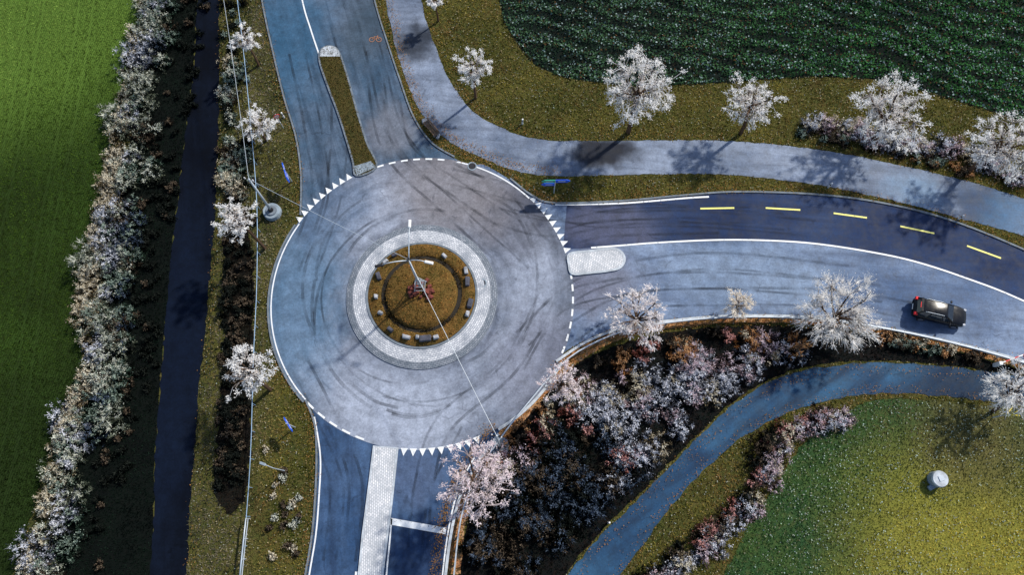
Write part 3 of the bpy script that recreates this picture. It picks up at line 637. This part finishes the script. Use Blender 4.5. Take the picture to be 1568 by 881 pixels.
# ------------------------------------------------------------------ trees
BARK=np.array(srgb(112,92,76))
def tree(bpx,cpx,rpx,white=(250,249,248),spiky=False,name='frosted_tree',dens=1.0):
    b=np.array(G(*bpx)); best=None
    for h in np.linspace(2.5,7.0,40):
        c=np.array(G(*cpx,h)); d=np.hypot(*(c-b)[:2])
        if best is None or d<best[0]: best=(d,h)
    h=best[1]; 
    r=rpx*(H-h)/F*1.05/CT; h=max(h,r*.8+.9); c=np.array(G(*cpx,h))
    b[:2]=b[:2]*.75+c[:2]*.25
    cl=Cloud(); wc=np.array(srgb(*white))
    fork=np.array([b[0]*.5+c[0]*.5,b[1]*.5+c[1]*.5,max(h-r*.75,.9)])
    mid=(b+fork)/2+np.array([rng.uniform(-.1,.1),rng.uniform(-.1,.1),0])
    tr=.05+.045*r
    S0=[b,mid,fork];S1=[mid,fork,c+np.array([0,0,r*.3])];A=[tr*1.25,tr,tr*.8];Bq=[tr,tr*.8,tr*.3]
    npr=10; prim=[]
    for k in range(npr):
        a=2*math.pi*k/npr+rng.uniform(-.3,.3); el=rng.uniform(-.15,1.0)
        d=np.array([math.cos(a)*math.cos(el),math.sin(a)*math.cos(el),math.sin(el)*.8])
        s=fork+(c-fork)*rng.uniform(0,.8); e_=c+d*r*rng.uniform(.55,.68); m_=(s+e_)/2+np.array([0,0,-.08*r])
        S0+=[s,m_];S1+=[m_,e_];A+=[tr*.6,tr*.42];Bq+=[tr*.42,tr*.25]; prim+=[m_,e_]
    prim=np.array(prim+[c])
    ncl=int((32+13*r*r)*dens); d=unit(ncl); d[:,2]*=.85
    an=np.arctan2(d[:,1],d[:,0]); ph=rng.uniform(0,6.28,3)
    lump=1+.12*np.sin(3*an+ph[0])+.10*np.sin(5*an+ph[1])+.09*np.sin(9*an+ph[2])
    rad=r*lump*rng.uniform(.12,1,ncl)**.55
    K=c+d*rad[:,None]*np.array([1,1,.82])
    near=prim[np.argmin(((K[:,None,:]-prim[None])**2).sum(2),1)]
    mm=(near+K)/2+rng.normal(0,.06*r,(ncl,3))
    S0=np.concatenate([np.array(S0),near,mm]);S1=np.concatenate([np.array(S1),mm,K])
    A=np.concatenate([A,np.full(ncl,tr*.22),np.full(ncl,tr*.15)]);Bq=np.concatenate([Bq,np.full(ncl,tr*.15),np.full(ncl,tr*.09)])
    V=segs(S0,S1,A,Bq); 
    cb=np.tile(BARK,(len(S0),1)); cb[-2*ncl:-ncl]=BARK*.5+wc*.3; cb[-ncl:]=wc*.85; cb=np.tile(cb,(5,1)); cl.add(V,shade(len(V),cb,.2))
    nt=15 if spiky else 12
    T0=np.repeat(K,nt,0); od=(T0-c); od/=np.linalg.norm(od,axis=1,keepdims=True)+1e-6
    dv=unit(len(T0))*.8+od*(.9 if spiky else .6); T1=T0+dv*rng.uniform(.12,.30,(len(T0),1))*(r**.5)*(1.3 if spiky else .8)
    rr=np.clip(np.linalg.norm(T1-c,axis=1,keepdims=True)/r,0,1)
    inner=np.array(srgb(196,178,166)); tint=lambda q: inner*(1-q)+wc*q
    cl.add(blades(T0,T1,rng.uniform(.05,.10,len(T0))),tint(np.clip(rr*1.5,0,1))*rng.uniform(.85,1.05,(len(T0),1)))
    m=9 if spiky else 20
    C=np.repeat(K,m,0)+rng.normal(0,.07*r**.6*1.15,(ncl*m,3))
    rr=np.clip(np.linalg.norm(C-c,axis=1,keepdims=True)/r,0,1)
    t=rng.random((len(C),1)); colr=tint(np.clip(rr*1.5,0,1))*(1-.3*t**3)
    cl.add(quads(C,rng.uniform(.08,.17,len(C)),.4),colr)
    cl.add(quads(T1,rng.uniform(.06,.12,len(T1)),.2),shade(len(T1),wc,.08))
    return cl.build(name,FROST)
for a in [((396,100),(375,60),25),((408,215),(395,190),30),((407,380),(362,336),35),((412,600),(382,566),38),
          ((728,150),(725,102),30),((963,205),(978,132),64),((1136,206),(1152,158),45),((1338,222),(1362,172),62),
          ((1480,262),(1540,222),56),((672,32),(664,0),14)]: tree(*a)
tree((722,770),(730,738),55,(244,232,236)); tree((850,606),(862,590),33,(246,236,238)); tree((972,500),(977,482),46,(250,244,244))
tree((1126,482),(1130,464),21,(242,234,222),True); tree((1276,505),(1282,480),57,(242,240,238),True); tree((1524,636),(1556,598),38,(245,245,245),True)
# ------------------------------------------------------------------ shrubs
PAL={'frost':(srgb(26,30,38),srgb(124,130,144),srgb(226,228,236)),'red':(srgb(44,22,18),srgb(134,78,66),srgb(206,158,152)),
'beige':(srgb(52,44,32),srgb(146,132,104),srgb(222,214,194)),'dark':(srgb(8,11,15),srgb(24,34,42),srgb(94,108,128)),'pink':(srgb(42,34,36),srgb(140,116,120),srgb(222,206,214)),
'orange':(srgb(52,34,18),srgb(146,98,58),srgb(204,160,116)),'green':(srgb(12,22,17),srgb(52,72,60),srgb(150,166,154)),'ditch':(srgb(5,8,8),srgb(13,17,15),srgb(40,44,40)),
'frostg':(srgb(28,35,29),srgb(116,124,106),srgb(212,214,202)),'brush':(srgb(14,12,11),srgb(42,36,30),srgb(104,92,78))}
def shrubs(name,L_):
    cl=Cloud()
    for (x,y,r,pal) in L_:
        d0,d1,d2=[np.array(q) for q in PAL[pal]]
        kc=int(9+13*r*r); kc=min(kc,70)
        d=unit(kc); d[:,2]=np.abs(d[:,2])*1.0+.05; d/=np.linalg.norm(d,axis=1,keepdims=True)
        rad=r*rng.uniform(.55,1.1,kc); K=np.array([x,y,.1])+d*rad[:,None]*np.array([1,1,1.15])
        st=np.tile(np.array([[x,y,.05]]),(kc,1))+rng.normal(0,.08,(kc,3))*np.array([1,1,0])
        V=segs(st,K,.025,.01,3); cl.add(V,shade(len(V),(d0+d1)/2,.2))
        m=26; C=np.repeat(K,m,0); od=np.repeat(d,m,0); jit=unit(len(C)); T1=C+(od*.5+jit)*rng.uniform(.08,.32,(len(C),1))*(.6+.4*r)
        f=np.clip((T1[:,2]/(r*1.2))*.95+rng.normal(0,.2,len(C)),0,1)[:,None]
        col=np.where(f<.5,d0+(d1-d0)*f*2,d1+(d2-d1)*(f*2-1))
        q=rng.random(len(C))<.55
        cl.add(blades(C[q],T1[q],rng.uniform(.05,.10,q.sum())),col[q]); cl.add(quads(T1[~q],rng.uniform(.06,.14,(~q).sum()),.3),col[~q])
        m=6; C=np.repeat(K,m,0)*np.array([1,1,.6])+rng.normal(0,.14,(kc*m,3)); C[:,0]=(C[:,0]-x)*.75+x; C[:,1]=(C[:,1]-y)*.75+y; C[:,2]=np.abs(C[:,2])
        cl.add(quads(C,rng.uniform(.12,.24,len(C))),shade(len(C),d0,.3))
    return cl.build(name)
def along(P,w0,w1,n,rmin,rmax,palf):
    out=[]; Pw=np.array(P)
    for _ in range(n):
        t=random.random()*(len(Pw)-1); i=int(t); p=Pw[i]*(1-(t-i))+Pw[min(i+1,len(Pw)-1)]*(t-i); s=random.uniform(0,1)
        off=w0+(w1-w0)*s; u,v_=p[0]+off,p[1]+random.uniform(-6,6); x,y=g2(u,v_); out.append((x,y,random.uniform(rmin,rmax),palf(s,u,v_)))
    return out
HC=crom([(222,-80),(226,0),(205,120),(185,250),(162,350),(143,450),(146,550),(112,650),(90,750),(50,881),(20,960)],6)
hl=along(HC,-8,28,120,.7,1.35,lambda s,u,v:'beige' if s<.3 else random.choice(['frost','frostg','frostg','green']))
hl+=along(HC,22,56,90,.6,1.15,lambda s,u,v:random.choice(['green','green','dark','frostg','brush']))
hl+=along(HC,-16,6,130,.35,.75,lambda s,u,v:random.choice(['beige','beige','beige','frostg']))
for (u,v_,r) in [(235,20,1.6),(212,95,1.9),(218,135,1.7),(165,500,2.0),(150,400,2.0),(185,640,1.6),(100,640,1.3),(170,180,1.2),(195,190,1.8),(180,330,1.7),(95,720,1.5),(60,840,1.6)]:
    x,y=g2(u,v_); hl.append((x,y,r,random.choice(['frost','frostg'])))
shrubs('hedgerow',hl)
shrubs('ditch_brambles',along(HC,50,100,170,.15,.42,lambda s,u,v:random.choice(['ditch','ditch','ditch','brush'])))
pw=np.array(W([(770,690),(800,650),(862,590),(930,545),(1020,518),(1120,508),(1230,512),(1235,535),(1150,570),(1085,618),(1020,680),(965,735),(905,790),(850,850),(800,900),(725,920),(722,810),(745,730)],5))
mn=pw.min(0);mx=pw.max(0); px=rng.uniform(mn[0],mx[0],900);py=rng.uniform(mn[1],mx[1],900); ok=pip(px,py,pw); px=px[ok][:235];py=py[ok][:235]
def dpx(x,y,u,v_): q=g2(u,v_); return math.hypot(x-q[0],y-q[1])/.057
L_=[]; edgeT=np.array(W([(770,690),(862,590),(930,545),(1020,515),(1120,505),(1240,508)],10))
for x,y in zip(px,py):
    de=np.min(np.hypot(edgeT[:,0]-x,edgeT[:,1]-y))
    dk=min(dpx(x,y,780,820),dpx(x,y,850,760),dpx(x,y,840,700)+20,dpx(x,y,900,720)+40)
    if de<1.8: pal=random.choice(['red','orange','red','pink','beige','brush'])
    elif dk<75: pal=random.choice(['dark','dark','brush','ditch'])  # shaded lower-left of the mass put into the shrub colours
    elif dk<100: pal=random.choice(['dark','frost','brush','red'])
    else: pal=random.choice(['frost','frost','frost','frost','pink','beige'])
    L_.append((x,y,random.uniform(.6,1.35) if de>1 else random.uniform(.4,.8),pal))
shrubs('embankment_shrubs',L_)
L_=along(crom([(1285,640),(1225,655),(1185,690),(1165,745),(1125,795),(1070,840),(1000,890)],6),-26,18,95,.5,1.1,lambda s,u,v:random.choice(['pink','frost','pink','beige','frost']) if s>.4 else random.choice(['brush','red','brush','ditch']))  # left flank takes darker palettes, the hedge's shaded side painted in
shrubs('lane_hedge',L_)
L_=along([(1232,192),(1300,200),(1320,205)],-12,12,26,.5,1.0,lambda s,u,v:random.choice(['beige','beige','frost','pink']))
L_+=along([(1320,212),(1400,225),(1480,240),(1568,282)],-14,14,55,.5,1.15,lambda s,u,v:random.choice(['frost','beige','frost','pink']))
L_+=along([(1200,200),(1300,218),(1400,240),(1480,268)],-6,6,30,.25,.5,lambda s,u,v:random.choice(['orange','brush','green']))
shrubs('roadside_shrubs',L_)
L_=along([(350,80),(352,160),(350,260),(362,300)],-12,14,42,.3,.9,lambda s,u,v:random.choice(['beige','green','frostg','brush','beige']))
L_+=along([(365,370),(362,480),(358,560),(352,660),(350,750)],-20,22,150,.15,.5,lambda s,u,v:random.choice(['brush','ditch','ditch']))
L_+=along([(350,0),(356,120),(362,240),(372,360)],-14,24,70,.2,.55,lambda s,u,v:random.choice(['brush','green','ditch']))
L_+=along([(1350,518),(1450,540),(1540,560)],-6,6,30,.3,.6,lambda s,u,v:random.choice(['brush','green','ditch','orange','beige']))
L_+=along([(425,690),(440,760),(430,850)],-25,25,20,.12,.26,lambda s,u,v:random.choice(['beige','brush','frostg']))
shrubs('verge_shrubs',L_)
# ------------------------------------------------------------------ grass everywhere
N=580000; X=rng.uniform(-56,56,N); Y=rng.uniform(-8,53,N)
road=np.zeros(N,bool)
isc=(X-CX)**2+(Y-CY)**2<13.3**2
for P in (pN,pB,pE,pS,pP,pL): road|=pip(X,Y,P)
keep=~(road|isc)
X=X[keep];Y=Y[keep]
inF=pip(X,Y,pField); inC=pip(X,Y,pCrop); inM=pip(X,Y,pMead); inH=pip(X,Y,pVergeDark); inB=pip(X,Y,pBush)|pip(X,Y,pHedgeGap)
inV=~(inF|inC|inM|inB|inH)
def mixc(a,b,t): t=np.clip(t,0,1)[:,None]; return np.array(a)*(1-t)+np.array(b)*t
def grass(mask,col,hgt,wid,spread,cl,vr=(.6,1.35)):
    x=X[mask];y=Y[mask];n=len(x); Bp=np.stack([x,y,np.full(n,.01)],1)
    T=Bp+np.stack([rng.normal(0,spread,n),rng.normal(0,spread,n),rng.uniform(.5,1,n)*hgt],1)
    cl.add(blades(Bp,T,rng.uniform(.6,1.3,n)*wid),col(x,y)*rng.uniform(vr[0],vr[1],(n,1)))
TR=[np.array(W(pl,30)) for pl in ([(78,-50),(62,40),(38,180),(14,300),(-12,420)],[(56,-50),(40,40),(15,180),(-10,300)],[(150,-50),(136,60),(112,200),(84,340),(62,480),(40,620),(10,760),(-12,880)],[(128,-50),(114,60),(90,200),(62,340),(40,480),(18,620),(-12,760)])]
def tram(x,y):
    d=np.full(len(x),9.0)
    idx=np.where(x<-20)[0]
    for q in TR:
        qx=np.interp(y[idx],q[::-1,1],q[::-1,0]); d[idx]=np.minimum(d[idx],np.abs(x[idx]-qx))
    return d
td=tram(X,Y)
gc=Cloud()
def fcol(x,y):
    t=(y-8)/44+(fbm(x,y,.12)-.5)*.6+(-x-40)/50
    c=mixc(srgb(32,46,18),srgb(80,106,38),t*1.25+.08); c=c+(np.array(srgb(138,164,80))-c)*np.clip((t-.62)*1.9,0,1)[:,None]
    s_=x*math.cos(.2)+y*math.sin(.2); row=.5+.5*np.sin(s_*2*math.pi/1.1+fbm(x,y,.4,4)*3)
    k=.72+.45*row; k=k*np.where(tram(x,y)<.35,.6,1.0)
    return c*k[:,None]
grass(inF&(td>.10),fcol,.14,.07,.07,gc); gc.build('wheat_crop')
gc=Cloud()
sub=inC
x=X[sub];y=Y[sub]; ca,sa=math.cos(math.radians(-16)),math.sin(math.radians(-16)); s_=(-x*sa+y*ca)
row=np.abs(((s_+fbm(x,y,.14,3)*4.5)/1.9)%1-.5)*2; k2=fbm(x*ca+y*sa,s_*2.2,.5,9)
row=np.clip(row*.75+k2*.9-.35,0,1)
sel=rng.random(len(x))<np.clip(.3+row*.9,.08,1); x=x[sel];y=y[sel];row=row[sel];n=len(x)
Cc=np.stack([x,y,rng.uniform(.05,.26,n)],1); kk=rng.random(n)
colr=mixc(srgb(16,30,28),srgb(76,108,76),row*1.1+(rng.random(n)-.5)*.5+(fbm(x,y,.2,5)-.5)*.8); 
rt=np.clip((x-12)/20,0,1)[:,None]; colr=colr*(1-rt)+colr*np.array([.82,1.25,.75])*rt
hl_=kk>(.96-.2*row); colr[hl_]=mixc(srgb(84,112,112),srgb(176,194,192),rng.random(hl_.sum())**1.3); br=(kk<.07); colr[br]=srgb(84,66,44)
gc.add(quads(Cc,rng.uniform(.1,.27,n),.5),colr); gc.build('rapeseed_plants')
gc=Cloud()
yc=g2(1500,880); bc=g2(1480,660)
def mcol(x,y):
    c=mixc(srgb(38,74,48),srgb(84,112,58),fbm(x,y,.3)*2.0-.5)
    t=np.clip(1-np.hypot(x-yc[0],(y-yc[1])*1.5)/14,0,1)*1.5*fbm(x,y,.5,7)*1.9
    c=c+(np.array(srgb(190,174,82))-c)*np.clip(t,0,1)[:,None]
    t=np.clip(1-np.hypot((x-bc[0])*.6,(y-bc[1])*1.3)/7,0,1)*1.2*fbm(x,y,.7,17)*1.9
    c=c+(np.array(srgb(122,112,74))-c)*np.clip(t,0,1)[:,None]
    return c*(.6+.8*fbm(x,y,.9,31))[:,None]
grass(inM,mcol,.15,.08,.09,gc,(.45,1.6))
mm_=inM&(rng.random(len(X))<.13*(fbm(X,Y,.35,41)*2)); x=X[mm_];y=Y[mm_];n=len(x); gc.add(quads(np.stack([x,y,np.full(n,.14)],1),rng.uniform(.06,.14,n),.7),mixc(srgb(176,196,188),srgb(126,116,84),rng.random(n)))
gc.build('meadow_grass')
gc=Cloud()
def vcol(x,y):
    c=mixc(srgb(62,72,28),srgb(142,130,62),fbm(x,y,.35,11)*2.2-.55)
    t=np.clip(fbm(x,y,.8,17)*2.2-1.0,0,1)[:,None]; c=c*(1-t)+np.array(srgb(138,106,66))*t
    l=np.clip((-19-x)/3,0,1)[:,None]; c=c*(1-l)+l*mixc(srgb(36,44,34),srgb(142,134,112),fbm(x,y,.5,21)*2.2-.55)
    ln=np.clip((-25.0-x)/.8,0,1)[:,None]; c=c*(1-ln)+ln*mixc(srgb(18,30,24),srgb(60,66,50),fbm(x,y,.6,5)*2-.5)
    return c
grass(inV,vcol,.18,.08,.10,gc,(.5,1.45))
mm_=inV&(rng.random(len(X))<.08); x=X[mm_];y=Y[mm_];n=len(x); gc.add(quads(np.stack([x,y,np.full(n,.15)],1),rng.uniform(.06,.13,n),.7),mixc(srgb(166,142,98),srgb(156,166,158),rng.random(n)))
gc.build('verge_grass_blades')
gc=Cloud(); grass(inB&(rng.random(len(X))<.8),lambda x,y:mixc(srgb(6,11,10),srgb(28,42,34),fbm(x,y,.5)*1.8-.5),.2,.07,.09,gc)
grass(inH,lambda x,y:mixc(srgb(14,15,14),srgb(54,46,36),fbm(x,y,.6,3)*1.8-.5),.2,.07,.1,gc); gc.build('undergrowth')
gc=Cloud(); n=9000; r=np.sqrt(rng.random(n))*4.5; a=rng.random(n)*6.28; ok=(r<3.0)|(r>3.5); r=r[ok]; a=a[ok]
z=np.interp(r,[0,.7,1.3,2,2.6,3,3.5,3.9,4.4,4.6],[1.06,1.05,1.0,.85,.72,.6,.42,.44,.36,.26]); n=len(r)
Bp=np.stack([CX+r*np.cos(a),CY+.08+r*np.sin(a),z-.02],1); T=Bp+np.stack([rng.normal(0,.08,n),rng.normal(0,.08,n),rng.uniform(.06,.16,n)],1)
gc.add(blades(Bp,T,rng.uniform(.04,.09,n)),mixc(srgb(90,86,42),srgb(184,134,76),fbm(Bp[:,0],Bp[:,1],.9)*1.6-.3)*rng.uniform(.6,1.4,(n,1)))
for k in range(30):
    a=rng.uniform(0,6.28); C=np.array([CX+3.28*math.cos(a),CY+.08+3.28*math.sin(a),.42])+rng.normal(0,.16,(45,3)); gc.add(quads(C,rng.uniform(.07,.14,45)),shade(45,srgb(54,46,28),.4))
gc.build('island_planting')
gc=Cloud(); P=np.array(iN); x=rng.uniform(P[:,0].min(),P[:,0].max(),9000);y=rng.uniform(P[:,1].min(),P[:,1].max(),9000); ok=pip(x,y,P); x=x[ok];y=y[ok];n=len(x)
Bp=np.stack([x,y,np.full(n,.17)],1);T=Bp+np.stack([rng.normal(0,.08,n),rng.normal(0,.08,n),rng.uniform(.06,.14,n)],1); gc.add(blades(Bp,T,rng.uniform(.04,.09,n)),mixc(srgb(54,60,28),srgb(126,106,62),rng.random(n))); gc.build('island_grass_blades')
gc=Cloud()
for pl,w,n in ((EU[1:],.5,1500),(NR,.6,900),(BL[:9],.5,1500),(EL[1:],-.5,2600),(SR[1:],-.7,1500),(BR,.4,900),(PU,.5,700),(PL,-.3,700),(NL,-.4,500),(SL,-.4,500),(LR,.3,300)):
    Pq,Nn=offs(W(pl)); idx=rng.integers(0,len(Pq),n); Pp=np.array(Pq)[idx]; nn=np.array(Nn)[idx]; d=rng.normal(0,.28,n)+w
    al=rng.uniform(-.6,.6,n); tang=np.stack([nn[:,1],-nn[:,0]],1); q=Pp+nn*d[:,None]+tang*al[:,None]
    gc.add(quads(np.stack([q[:,0],q[:,1],rng.uniform(.09,.2,n)],1),rng.uniform(.06,.12,n),.8),mixc(srgb(170,124,70),srgb(116,90,54),rng.random(n)))
gc.build('fallen_leaves')
# ------------------------------------------------------------------ light
el=math.radians(43); az=Vector((.74,.67)).normalized()
sd=bpy.data.lights.new('sun','SUN'); sd.energy=4.9; sd.angle=math.radians(2.0); sd.color=(1,.935,.83)
so=link(bpy.data.objects.new('sun',sd)); dirv=Vector((-az.x*math.cos(el),-az.y*math.cos(el),-math.sin(el))); so.rotation_euler=dirv.to_track_quat('-Z','Y').to_euler()
w=bpy.data.worlds.new('World'); sc.world=w; w.use_nodes=True; nt=w.node_tree; bg=nt.nodes['Background']
sky=nt.nodes.new('ShaderNodeTexSky'); sky.sky_type='NISHITA'; sky.sun_disc=False; sky.sun_elevation=el; sky.sun_rotation=math.atan2(az.x,az.y)
nt.links.new(sky.outputs[0],bg.inputs[0]); bg.inputs[1].default_value=.14
cam=bpy.data.cameras.new('camera'); cam.lens=F/1568*36; cam.sensor_width=36; cam.clip_end=4000
co=link(bpy.data.objects.new('camera',cam)); co.location=(0,0,H); co.rotation_euler=(TH,0,0); sc.camera=co
sc.view_settings.view_transform='Standard'; sc.view_settings.look='None'; sc.view_settings.exposure=0
